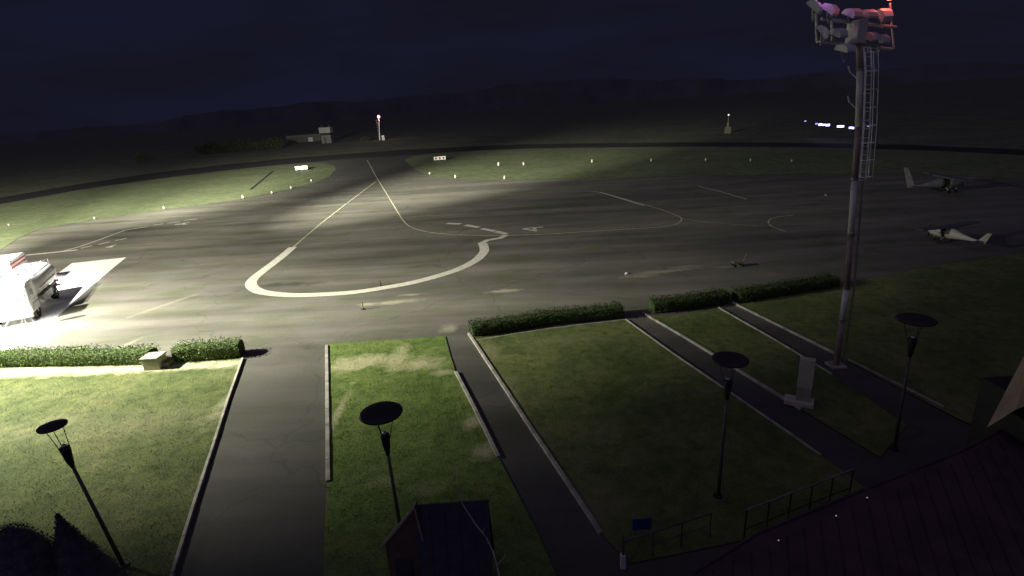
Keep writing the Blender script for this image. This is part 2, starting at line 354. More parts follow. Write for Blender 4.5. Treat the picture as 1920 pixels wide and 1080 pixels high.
stroke('dark_strip', [(512, 321), (492, 338), (470, 356)], .55, .056, M_RWY)  # thin dark strip across the left verge
stroke('painted_line', [(1310, 350), (1345, 358), (1400, 374)], .2, .034, M_PAINT)
stroke('yellow_line', [(1488, 404), (1455, 408), (1441, 415), (1447, 425), (1475, 435)], .13, .034, M_YPAINT, 5)
stroke('yellow_line', [(1278, 410), (1330, 418), (1420, 424)], .07, .034, M_YPAINT)
stroke('painted_line', [(48, 479), (90, 475), (145, 469)], .5, .034, M_PAINT)
stroke('painted_line', [(120, 471), (150, 463), (190, 449), (235, 432), (277, 425.5)], .28, .038, M_PAINT)
for a, b in (((152, 466), (173, 461)), ((185, 459), (206, 454)), ((216, 451.5), (237, 447.5)), ((288, 422.5), (306, 420)), ((314, 419), (337, 416)), ((346, 413.5), (369, 411))):
    stroke('painted_dash', [a, b], .3, .034, M_PAINT)
def letterA(ap, l1, l2, c1, c2, wd):
    k = [tuple(G(*p)) for p in (ap, l1, l2, c1, c2)]; mb = MB()
    for n_, (a, b) in enumerate(((k[0], k[1]), (k[0], k[2]), (k[3], k[4]))):
        a = Vector(a[:2]); b = Vector(b[:2]); t = (b - a).normalized(); n = Vector((-t.y, t.x)) * wd / 2
        mb.add([(*(a + n), .034 + n_ * .003), (*(a - n), .034 + n_ * .003), (*(b - n), .034 + n_ * .003), (*(b + n), .034 + n_ * .003)], [(0, 1, 2, 3)])
    tag(mb.build('painted_letter', M_PAINT), kind='structure')
letterA((980, 429.5), (1018, 426), (1007, 434), (1001, 427.8), (1004, 431.8), .34)
letterA((328, 421.5), (356, 417), (352, 421), (345, 418.5), (345, 421.5), .26)
letterA((199, 464.5), (218, 459.5), (212, 463.5), (210, 461.5), (207, 464), .26)

# ------------------------------------------------------------------ hills on the horizon
def hills(pts, name, depth):
    mb = MB(); base = []; top = []
    for az, el in pts:
        a = math.radians(az); d = depth
        base.append((d * math.sin(a), d * math.cos(a), -5)); top.append((d * 1.02 * math.sin(a), d * 1.02 * math.cos(a), CZ + d * math.tan(math.radians(el))))
    back = [(x * 1.4, y * 1.4, -5) for x, y, z in base]
    n = len(pts); mb.add(base + top + back, [(i, i + 1, n + i + 1, n + i) for i in range(n - 1)] + [(n + i, n + i + 1, 2 * n + i + 1, 2 * n + i) for i in range(n - 1)])
    tag(mb.build(name, M_HILL), kind='structure')
pl = []
for i in range(140):
    az = -65 + i; e = .5 + 1.5 * math.exp(-((az - 2) / 28) ** 2) + .25 * math.sin(az * .21) + .12 * math.sin(az * .67 + 1) + .05 * math.sin(az * 1.9)
    pl.append((az, e))
hills(pl, 'hills', 2600)

# ------------------------------------------------------------------ hedges: leaf clusters on a twiggy core
def leaves(mb, n, fn, size):
    for _ in range(n):
        p, nn = fn(); p = np.array(p); s = size * random.uniform(.6, 1.5)
        a = rng.normal(size=3); a /= np.linalg.norm(a); b = np.cross(a, rng.normal(size=3) + nn); b /= (np.linalg.norm(b) + 1e-6)
        mb.add([p, p + a * s + b * s * .4, p + a * s * 1.7, p + a * s - b * s * .4], [(0, 1, 2, 3)])
def hedge(pix, width, h, label, dens=620, leaf=None):
    w = [Vector(G(*p)[:2]) for p in pix]; root = empty('hedge', (*((w[0] + w[-1]) / 2), .06), label, 'hedge', 'clipped hedges along the apron edge')
    core = MB(); lf = MB(); o = Vector(root.location)
    for a, b in zip(w[:-1], w[1:]):
        d = b - a; L = d.length; t = d.normalized(); n = Vector((-t.y, t.x))
        k = max(2, int(L / .35)); rings = []
        for i in range(k + 1):
            c = a + d * (i / k); r = []
            for q, zz in ((-.46, 0), (-.5, .3), (-.47, .7), (-.36, .93), (0, .97), (.36, .93), (.47, .7), (.5, .3), (.46, 0)):
                j = 1 + random.uniform(-.07, .07); e = c + n * (width * q * j * .9 + width * .5)
                r.append((e.x - o.x, e.y - o.y, h * zz * (1 + random.uniform(-.05, .04)) * .94))
            rings.append(r)
        core.loft(rings)
        def fn():
            u = random.random(); side = random.random(); hh = h * (1 + .05 * math.sin(u * L * 2.1) + .03 * math.sin(u * L * 5.3))
            if side < .40: q = random.uniform(0, 1); zz = hh * random.uniform(.9, 1.05)
            elif side < .70: q = random.uniform(-.06, .08); zz = hh * random.random() ** .8
            elif side < .90: q = random.uniform(.92, 1.06); zz = hh * random.random()
            else: q = random.random(); u = random.choice((random.uniform(-.02, .01), random.uniform(.99, 1.02))); zz = hh * random.random()
            c = a + d * u + n * (width * q); return (c.x - o.x, c.y - o.y, max(.02, zz)), np.array([0, 0, .3])
        leaves(lf, int(L * dens), fn, .045)
    core.build('twigs', M_HCORE, root); lf.build('foliage', leaf or M_LEAF, root)
hedge([(-150, 699), (0, 691), (140, 690), (278, 687)], .95, .72, 'pale lit hedge left of the small box, reaching the left edge')
hedge([(325, 683), (390, 679), (450, 672)], .95, .78, 'short lit hedge right of the small box, above the left lawn')
hedge([(888, 635), (1030, 612), (1170, 598)], .95, .6, 'long green hedge behind the large right lawn', leaf=M_LEAF_UNLIT)
hedge([(1228, 590), (1300, 582), (1371, 570)], .95, .62, 'dark middle hedge between the two narrow paths', leaf=M_LEAF_UNLIT)
hedge([(1390, 571), (1480, 556), (1575, 540)], .95, .6, 'nearly black hedge ending at the tall mast', leaf=M_LEAF_UNLIT)

# blades on the near lawns
def inside(poly, x, y):
    c = np.zeros(len(x), bool); j = len(poly) - 1
    for i in range(len(poly)):
        xi, yi = poly[i]; xj, yj = poly[j]
        c ^= ((yi > y) != (yj > y)) & (x < (xj - xi) * (y - yi) / (yj - yi + 1e-12) + xi); j = i
    return c
def blades(polys, dens, mat, name, hmax):
    V = []
    for P_ in polys:
        q = np.array([G(*p)[:2] for p in P_]); lo, hi = q.min(0), q.max(0); lo = np.maximum(lo, (-36, 5)); hi = np.minimum(hi, (30, 34))
        n = int((hi - lo).prod() * dens); x = rng.uniform(lo[0], hi[0], n); y = rng.uniform(lo[1], hi[1], n)
        cl = .5 + .5 * np.sin(x * 3.1 + 2 * np.sin(y * 1.7)) * np.sin(y * 2.6 + 1.5 * np.sin(x * 2.2)); k = inside(q, x, y) & (rng.random(n) < .3 + .7 * cl)
        x, y = x[k], y[k]; n = len(x); h = rng.uniform(.3, 1, n) * hmax; a = rng.uniform(0, 2 * np.pi, n); w = .012
        ln = rng.normal(0, .35, (n, 2)) * h[:, None]
        v = np.zeros((n, 3, 3)); v[:, 0] = np.c_[x - w * np.cos(a), y - w * np.sin(a), np.full(n, .06)]; v[:, 1] = np.c_[x + w * np.cos(a), y + w * np.sin(a), np.full(n, .06)]
        v[:, 2] = np.c_[x + ln[:, 0], y + ln[:, 1], .06 + h]; V.append(v)
    V = np.concatenate(V).reshape(-1, 3); n = len(V) // 3
    me = bpy.data.meshes.new(name); me.vertices.add(len(V)); me.vertices.foreach_set('co', V.ravel()); me.loops.add(n * 3); me.loops.foreach_set('vertex_index', np.arange(n * 3))
    me.polygons.add(n); me.polygons.foreach_set('loop_start', np.arange(n) * 3); me.polygons.foreach_set('loop_total', np.full(n, 3)); me.update(calc_edges=True); me.materials.append(mat)
    o = bpy.data.objects.new(name, me); COL.objects.link(o); return tag(o, kind='stuff')
blades([L1], 230, M_LAWN, 'grass', .035)
blades([L3, L4], 230, M_LAWN2, 'grass', .035)
blades([L2], 300, M_LAWNM, 'grass', .04)

# ------------------------------------------------------------------ small pale box between the left hedges
b0 = G(294, 690); o_ = empty('service_box', (b0[0], b0[1], .06), 'small pale cube shaped box standing between the two lit hedges', 'box')
MB().box((0, 0, .28), (.78, .7, .56)).build('housing', M_STONE, o_, bevel=.02); MB().box((0, 0, .60), (.88, .8, .07)).build('lid', M_KERB, o_, bevel=.015)
MB().box((0.1, -.358, .3), (.4, .014, .36)).build('door', M_STONE, o_)
MB().box((.55, .1, .12), (.3, .5, .24)).build('plinth', M_STONED, o_)

# ------------------------------------------------------------------ disc lamps
def disc_lamp(disc, base, zd, label, rad=.56):
    t = G(*disc, zd); b = np.array([*near_axis(*base, t[0], t[1])[:2], 0]) if False else np.array([t[0] + base[0], t[1] + base[1], .0])
    root = empty('street_lamp', (b[0], b[1], .05), label, 'street lamp', 'unlit disc topped street lamps')
    T = Vector((t[0] - b[0], t[1] - b[1], zd)); S_ = T * ((zd - .95) / zd)
    MB().tube([(0, 0, 0), S_], [.055, .038], 12).build('pole', M_GREY if False else M_POLEG, root, True)
    MB().tube([S_ * .93, S_ * .985, S_ + Vector((0, 0, .28)), S_ + Vector((0, 0, .36))], [.045, .08, .115, .10], 16).build('lantern_socket', M_DARK, root, True)
    MB().tube([S_ + Vector((0, 0, .36)), S_ + Vector((0, 0, .41)), S_ + Vector((0, 0, .44))], [.06, .055, .02], 12).build('lamp_glass', M_CHROME, root, True)
    for k in range(3):
        a = math.radians(25 + 120 * k); MB().tube([S_ + Vector((.1 * math.cos(a), .1 * math.sin(a), .2)), T + Vector((rad * .62 * math.cos(a), rad * .62 * math.sin(a), -.02))], .009, 6).build('strut', M_DARK, root)
    d = MB(); n = 48; prof = [(.02, .055), (rad * .6, .05), (rad * .92, .03), (rad, .0), (rad * .97, -.03), (rad * .6, -.03), (.02, -.03)]
    rings = [[(T.x + r * math.cos(2 * math.pi * j / n), T.y + r * math.sin(2 * math.pi * j / n), T.z + z) for j in range(n)] for r, z in prof]
    d.loft(rings); d.build('reflector_disc', M_DARK, root, True)
    MB().tube([(0, 0, -.02), (0, 0, .05)], .13, 12).build('foot_plate', M_DARK, root)
    return root
M_POLEG = plain('pole_grey_paint', (.12, .12, .11), .5, .2)
disc_lamp((99, 802), (.55, -.12), 4.3, 'disc lamp on the bright left lawn, leftmost of the disc lamps', .31)
disc_lamp((715, 777), (.05, -.1), 4.2, 'disc lamp rising behind the small gabled hut, in front of the middle lawn', .52)
disc_lamp((1369, 677), (-.1, -.1), 4.3, 'dark disc lamp on the large right lawn beside the thin kerb', .47)
disc_lamp((1717, 602), (.1, 0), 4.4, 'almost invisible disc lamp in the darkness right of the tall mast', .5)

# ------------------------------------------------------------------ tall floodlight mast
bm_ = G(1567, 688); MX, MY = bm_[0], bm_[1]
mast = empty('floodlight_mast', (MX, MY, .05), 'tall red and white banded floodlight mast with ladder and unlit lamps', 'mast')
O = np.array([MX, MY, .05])
mpx = [(1567, 688), (1579, 600), (1587, 540), (1595, 440), (1602, 335), (1609, 240), (1612, 130), (1608, 60), (1606, 38)]
mp3 = [near_axis(x, y, MX, MY) - O for x, y in mpx]; mp3[0] = np.array([0, 0, 0.])
def along(z):
    for a, b in zip(mp3[:-1], mp3[1:]):
        if z <= b[2] or b is mp3[-1]:
            u = (z - a[2]) / (b[2] - a[2]); return a + (b - a) * u
for i in range(len(mpx) - 1):
    r1 = .12 - .004 * i
    MB().tube([mp3[i] , mp3[i + 1]], [r1, r1 - .004], 16).build('pole_section', (M_POLER, M_POLEW)[i % 2 if i < 7 else 1], mast, True)
    MB().tube([mp3[i + 1] - np.array([0, 0, .04]), mp3[i + 1] + np.array([0, 0, .04])], r1 + .025, 16).build('flange', M_GREY, mast)
ztop = mp3[-1][2]; LAT = np.array([.93, -.37, 0]); FRO = np.array([-.37, -.93, 0])
lad = MB(); zc = mp3[4][2] + .1
def lp(z, off, fr): return along(z) + LAT * off + FRO * fr
zs = np.arange(.4, ztop - .9, .3)
zs = zs[zs > zc - .3]
for off in (.14, .34): lad.tube([lp(z, off, .1) for z in zs], .022, 6)
for z in zs: lad.tube([lp(z, .15, .1), lp(z, .34, .1)], .014, 5)
for z in zs[::5]: lad.tube([lp(z, 0, .05), lp(z, .15, .1)], .015, 5)
lad.build('ladder', M_GALV, mast)
cg = MB()
cz = np.arange(zc, ztop - .9, .6)
for off, fr in ((.12, .36), (.34, .45), (.5, .32)): cg.tube([lp(z, off, fr) for z in cz], .014, 5)
for z in cz: cg.tube([lp(z, .15, .1), lp(z, .12, .36), lp(z, .34, .45), lp(z, .5, .32), lp(z, .34, .1)], .016, 5)
cg.build('ladder_cage', M_GALV, mast)
MB().tube([lp(z, .26, .0) for z in np.arange(.2, zc, .5)], .035, 6).build('cable_conduit', M_POLER, mast)
for z in (mp3[6][2] - .3, mp3[6][2] - 1.3): MB().tube([lp(z, -.1, .1), lp(z + .25, -.32, .1), lp(z + .45, -.36, .1)], .02, 6).build('bracket', M_GALV, mast)
MB().box((0, 0, .03), (.6, .6, .08)).build('foundation', M_KERB, mast)
# head frame, laid out on its own plane: a along the frame, z up
hc = mp3[-1]
ang = math.radians(14); HA = np.array([math.cos(ang), math.sin(ang), 0]); HB = np.array([-HA[1], HA[0], 0])
def hp(px, py, back=0.0):
    d = ray(px, py); n = HB; q = (O + hc + HB * back); t = ((q - CAM) @ n) / (d @ n); return CAM + t * d - O
fr = MB()
fr.tube([hp(1540, 35), hp(1605, 43), hp(1680, 51)], .05, 6); fr.tube([hp(1532, 78), hp(1605, 85), hp(1672, 92)], .045, 6)
fr.tube([hp(1532, 78), hp(1530, 20), hp(1529, -12)], .045, 6); fr.tube([hp(1561, 80), hp(1559, 36), hp(1557, 25)], .045, 6); fr.tube([hp(1548, 78), hp(1536, 55)], .035, 6)
fr.tube([hp(1676, 92), hp(1672, 50), hp(1669, 6)], .03, 6)
fr.build('head_frame', M_POLEW, mast)
MB().box(hp(1606, 60, -.1), (.42, .5, .75), ang).build('junction_box', M_POLEW, mast, bevel=.03)
def flood(px, py, w, tilt, yaw, hgt=.5):
    c = Vector(hp(px, py, -.15)); Mx = Matrix.Rotation(ang + yaw, 3, 'Z') @ Matrix.Rotation(tilt, 3, 'X')
    prof = [(-.26, .02), (-.20, .13), (-.02, .20), (.17, .16), (.26, .04), (.26, -.03), (-.26, -.03)]
    hd = MB(); a = [Mx @ Vector((-w / 2, -y, z * 1.0)) + c for y, z in prof]; b = [Mx @ Vector((w / 2, -y, z)) + c for y, z in prof]
    n = len(prof); hd.add(a + b, [tuple(range(n)), tuple(range(n, 2 * n))[::-1]] + [(i, n + i, n + (i + 1) % n, (i + 1) % n) for i in range(n)])
    f = hd.build('floodlight_head', M_WHITE, mast)
    g = MB().box(c + Mx @ Vector((0, 0, -.05)), (w * .9, .44, .015), M=Mx).build('lamp_glass', M_GLASS, f)
    MB().tube([c + Mx @ Vector((-w / 2 - .02, 0, 0)), c + Vector((0, 0, -.38)), c + Mx @ Vector((w / 2 + .02, 0, 0))], .018, 5).build('bracket', M_GALV, f)
for px, py, w, ti, ya in ((1526, 15, .62, .8, .6), (1555, 20, .66, .7, .45), (1598, 28, .62, .45, .12), (1626, 30, .56, .35, 0), (1657, 30, .52, .9, -.1), (1541, 62, .6, .9, .7), (1571, 65, .52, .4, .1), (1630, 72, .6, .4, .2), (1585, 94, .68, .3, .15), (1650, 76, .5, .4, .1)):
    flood(px, py, w * .70, ti, ya)
rl = Vector(hp(1669, -9)); s_ = MB()
s_.tube([rl + Vector((0, 0, -.14)), rl + Vector((0, 0, -.06)), rl + Vector((0, 0, .08)), rl + Vector((0, 0, .14))], [.06, .1, .1, .04], 14); s_.build('obstruction_light', emis('red_lamp_glow', (1, .10, .05), 30), mast, True)
light('obstruction_lamp', 'POINT', tuple(np.array(rl) + O + np.array([-.1, -.3, .1])), 26, (1, .16, .12), shadow_soft_size=.12)
r2 = Vector(hp(1529, -16)); s2 = MB(); s2.tube([r2 + Vector((0, 0, -.1)), r2, r2 + Vector((0, 0, .12))], [.06, .08, .03], 12); s2.build('obstruction_light', emis('violet_lamp_glow', (.7, .15, .8), 10), mast, True)
light('violet_obstruction_lamp', 'POINT', tuple(np.array(r2) + O + np.array([.1, -.3, .1])), 9, (.75, .3, 1), shadow_soft_size=.1)

# ------------------------------------------------------------------ stele and other dark right-hand things
b1 = G(1497, 760); st = empty('stele', (b1[0], b1[1], .06), 'upright pale panel on a stone base near the foot of the tall mast', 'stele', rz=math.radians(-30))
MB().box((0, 0, .1), (.95, .5, .2)).build('base', M_STELE, st, bevel=.03); MB().box((.12, 0, .45), (.46, .2, .5)).build('lower_panel', M_STONE, st, bevel=.01)
MB().box((.12, 0, 1.28), (.48, .22, 1.16)).build('upper_panel', M_STELE, st, bevel=.015)

def railing():
    a, b = G(1168, 1065), G(1330, 1010); root = empty('railing', (a[0], a[1], .02), 'dim handrail with a pale end post at the bottom of the large right lawn', 'railing')
    d = b - a; top = 1.0
    t = MB(); t.tube([(0, 0, .35), (0, 0, top)], .03, 8); t.build('post', M_RAIL, root)
    MB().box((0, 0, .2), (.12, .12, .42)).build('end_post', M_POLEW, root, bevel=.01)
    for k in (.33, .66, 1.0): MB().tube([(d[0] * k, d[1] * k, 0), (d[0] * k, d[1] * k, .8)], .022, 8).build('post', M_RAIL, root)
    MB().tube([(0, 0, .8), (d[0], d[1], .8)], .028, 8).build('handrail', M_RAIL, root); MB().tube([(0, 0, .42), (d[0], d[1], .42)], .015, 6).build('lower_rail', M_RAIL, root)
railing()
q = G(1203, 1010); bs = empty('information_board', (q[0], q[1], .06), 'small dark blue board low on the grass by the handrail', 'board')
MB().box((0, 0, .42), (.5, .04, .34)).build('panel', M_BLUE, bs, bevel=.01); [MB().box((x, .03, .2), (.04, .03, .4)).build('leg', M_GREY, bs) for x in (-.18, .18)]

# low wing of the terminal building, dark red roof
zr = 3.0
rp_ = [G(x, y, zr) for x, y in ((1300, 1085), (1420, 1010), (1600, 935), (1800, 855), (1960, 770), (2300, 700), (2300, 1250), (1300, 1250))]
wing = empty('terminal_wing', (rp_[0][0], rp_[0][1], 0), 'dark red sheet roof of the low building in the bottom right corner', 'building')
wo_ = np.array([rp_[0][0], rp_[0][1], 0]); pp = [(p - wo_) for p in rp_]
MB().prism([p[:2] for p in pp], zr, zr + .12).build('roof', M_TILE, wing)
cc = sum(pp) / len(pp); MB().prism([(p * .93 + cc * .07)[:2] for p in pp], 0, zr - .003).build('wall', M_WALLR, wing)
for i in range(5): MB().tube([Vector(pp[i]) + Vector((0, 0, .14)), Vector(pp[i + 1]) + Vector((0, 0, .14))],   .03, 6).build('gutter', M_TILE, wing)
rbs = MB()
for k in range(26):
    u = k / 25; a = Vector(pp[0]) * (1 - u) + Vector(pp[4]) * u + Vector((0, 0, .13)); b = Vector(pp[7]) * (1 - u) + Vector(pp[6]) * u + Vector((0, 0, .13)); a = a * .93 + b * .07; rbs.tube([a, b], .008, 4)
rbs.build('roof_seams', M_TILE, wing)
M_LED = emis('white_led_glow', (.8, .8, 1), .28)
for px, py in ((1460, 1012), (1568, 966), (1626, 932)):
    p = G(px, py, zr + .2); r = empty('indicator_lamp', (p[0], p[1], zr + .12), {1460: 'brightest tiny white lamp, nearest on the dark red roof', 1568: 'middle tiny white lamp on the edge of the dark red roof', 1626: 'farthest tiny white lamp on the dark red roof'}[px], 'small lamp', 'tiny lamps on the red roof')
    MB().tube([(0, 0, 0), (0, 0, .06)], .01, 8).build('stem', M_DARK, r); MB().tube([(0, 0, .06), (0, 0, .075)], .012, 8).build('bulb', M_LED, r)
ge = [at_range(x, y, r) for x, y, r in ((1960, 590, 17.0), (1921, 665, 16.8), (1850, 802, 16), (1905, 768, 16), (1990, 735, 16.5))]
gb = empty('neighbouring_building', (ge[2][0], ge[2][1], 0), 'slanting ochre gable of a building cut by the right edge', 'building')
go = np.array([ge[2][0], ge[2][1], 0]); MB().extr([Vector(p - go) for p in ge], (1.6, .9, 0)).build('gable', M_RENDER, gb)
lo_ = [ge[2] - go, ge[4] - go]; MB().box(((lo_[0] + lo_[1])[0] / 2 + 1.4, (lo_[0] + lo_[1])[1] / 2 + .7, (ge[4][2] - .4) / 2), (2.2, 1.4, ge[4][2] - .4)).build('wall', M_DARK, gb)
# thin eave line and gutter seen above the wing
a, b = G(1400, 956, 1.2), G(1600, 880, 1.2); ln = empty('low_fence', (a[0], a[1], 0), 'thin dark rail fence behind the red roof, near the right disc lamp', 'fence')
d = b - a; MB().tube([(0, 0, 1.2), (d[0], d[1], 1.2)], .025, 6).build('top_rail', M_GREY, ln)
for k in range(6): MB().tube([(d[0] * k / 5, d[1] * k / 5, 0), (d[0] * k / 5, d[1] * k / 5, 1.2)], .02, 6).build('post', M_DARK, ln)
MB().tube([(0, 0, .6), (d[0], d[1], .6)], .015, 6).build('middle_rail', M_DARK, ln)

# ------------------------------------------------------------------ gabled hut at the bottom
A1 = G(778, 950, 2.7); B1 = G(915, 940, 2.7); ax = B1 - A1; L_ = np.linalg.norm(ax); ax /= L_; la = np.array([-ax[1], ax[0], 0])
hut = empty('hut', (A1[0], A1[1], .06), 'small dark steep roofed hut with a pale edged lean-to below the middle lawn', 'hut')
ho = np.array([A1[0], A1[1], .06]); ap = A1 - ho; Zv = np.array([0, 0, 1.])
ne, fe = ap - la * .62 - Zv * 2.0, ap + la * .62 - Zv * 2.0
roof = MB()
for e, th in ((ne, la * -.06), (fe, la * .06)): roof.extr([ap, ap + ax * L_, e + ax * L_, e], th)
rf = roof.build('roof', M_ROOF, hut); MB().tube([ap - ax * .03 + Zv * .02, ap + ax * (L_ + .03) + Zv * .02], .03, 8).build('ridge_cap', M_ROOF, rf)
bt = MB(); [bt.tube([ap + ax * L_ * k - la * .07 - Zv * .02, ne + ax * L_ * k - la * .07], .012, 5) for k in (.2, .4, .6, .8)]; bt.build('batten', M_ROOF, rf)
MB().extr([Vector(ap * .96 + ax * .05), Vector(ne * .92 + ax * .05), Vector((*(ne * .92)[:2], 0)), Vector((*(fe * .92)[:2], 0)), Vector(fe * .92 + ax * .05)], Vector(ax * (L_ - .1))).build('wall', M_WALLR, hut)
n2 = np.array([math.sin(math.radians(-12)), -math.cos(math.radians(-12)), 0]) * -1
def hit(px, py):
    d = ray(px, py); t = ((A1 - n2 * .2 - CAM) @ n2) / (d @ n2); return CAM + t * d - ho
a2, e2_, c2 = hit(778, 951), hit(714, 1028), hit(806, 1060)
def low(p): return np.array([p[0], p[1], 0.])
MB().extr([a2, e2_ + (a2 - e2_) * .12, low(e2_ + (a2 - e2_) * .12), low(c2), c2], n2 * .12).build('lean_to_wall', M_WALLR, hut)
MB().extr([a2 - n2 * .05 + Zv * .05, e2_ - n2 * .05 + Zv * .05, e2_ - n2 * .05 - Zv * .03, a2 - n2 * .05 - Zv * .03], n2 * .04).build('verge_board', M_TRIM, hut)
MB().extr([a2 + Zv * .04, e2_ + Zv * .04, e2_ + Zv * .0, a2 + Zv * .0], n2 * .16).build('lean_to_roof', M_ROOF, hut)
MB().tube([a2 - n2 * .03, c2 - n2 * .03, low(c2) - n2 * .03], .022, 6).build('corner_trim', M_TRIM, hut)
m_ = low(e2_ * .55 + c2 * .45); MB().box(m_ - n2 * .02 + Zv * .65, (.4, .05, 1.3), math.radians(-12)).build('door', M_ROOF, hut)

# crooked bare sapling in front of the hut
sp = [(940, 1100), (932, 1060), (925, 1035), (912, 1008), (893, 985), (880, 965), (868, 947), (853, 900), (848, 868)]
pts = [at_range(x, y, 9.9 + .12 * i) for i, (x, y) in enumerate(sp)]; g0 = pts[0].copy(); g0[2] = 0; g0[:2] += (.05, -.1)
sap = empty('bare_sapling', (g0[0], g0[1], 0), 'thin crooked leafless sapling in front of the hut roof', 'sapling')
k = len(pts); MB().tube([(0, 0, 0), (pts[0] - g0) * .5 + (.04, 0, 0)] + [p - g0 for p in pts], [.03, .022] + [.014 - .0011 * i for i in range(k)], 7).build('stem', M_BARK, sap, True)
for q_ in ([pts[3] - g0, at_range(905, 998, 10.2) - g0, at_range(909, 988, 10.2) - g0], [pts[6] - g0, at_range(862, 925, 10.9) - g0, at_range(866, 905, 11) - g0], [pts[1] - g0, at_range(945, 1045, 10.05) - g0, at_range(950, 1030, 10.1) - g0]):
    MB().tube(q_, [.008, .006, .003], 5).build('twig', M_BARK, sap, True)

# dark clipped conifers at the lower left
def conifer(px, py, r, top_r, label, w, exp):
    t = at_range(px, py, r); root = empty('clipped_conifer', (t[0], t[1], .06), label, 'conifer', 'dark conifers below the left lawn')
    h = t[2] - .06; co = MB(); rings = []
    for i in range(14):
        u = i / 13; rr = w * (1 - u) ** exp * (1 if u < .98 else .2) + top_r; rings.append([((rr * .93 + random.uniform(-.02, .02)) * math.cos(j * math.pi / 10), (rr * .93 + random.uniform(-.02, .02)) * math.sin(j * math.pi / 10), .25 + (h - .25) * u * .985) for j in range(20)])
    co.loft(rings); cr = co.build('crown', M_NEEDLE, root)
    def fn():
        u = random.random() ** .8; a = random.uniform(0, 6.283); rr = (w * (1 - u) ** exp + top_r) * random.uniform(.92, 1.03); return (rr * math.cos(a), rr * math.sin(a), .25 + (h - .28) * u), np.array([0, 0, 1.])
    lf = MB(); leaves(lf, 7000, fn, .022); lf.build('needles', M_NEEDLE, cr)
    MB().tube([(0, 0, 0), (0, 0, .5)], [.12, .09], 10).build('trunk', M_DARK, root)
conifer(106, 962, 14.2, .0, 'sharply pointed dark conifer below the leftmost disc lamp', 1.35, 1.0)
conifer(8, 985, 14.5, .02, 'round shouldered dark conifer in the bottom left corner', 1.3, .55)

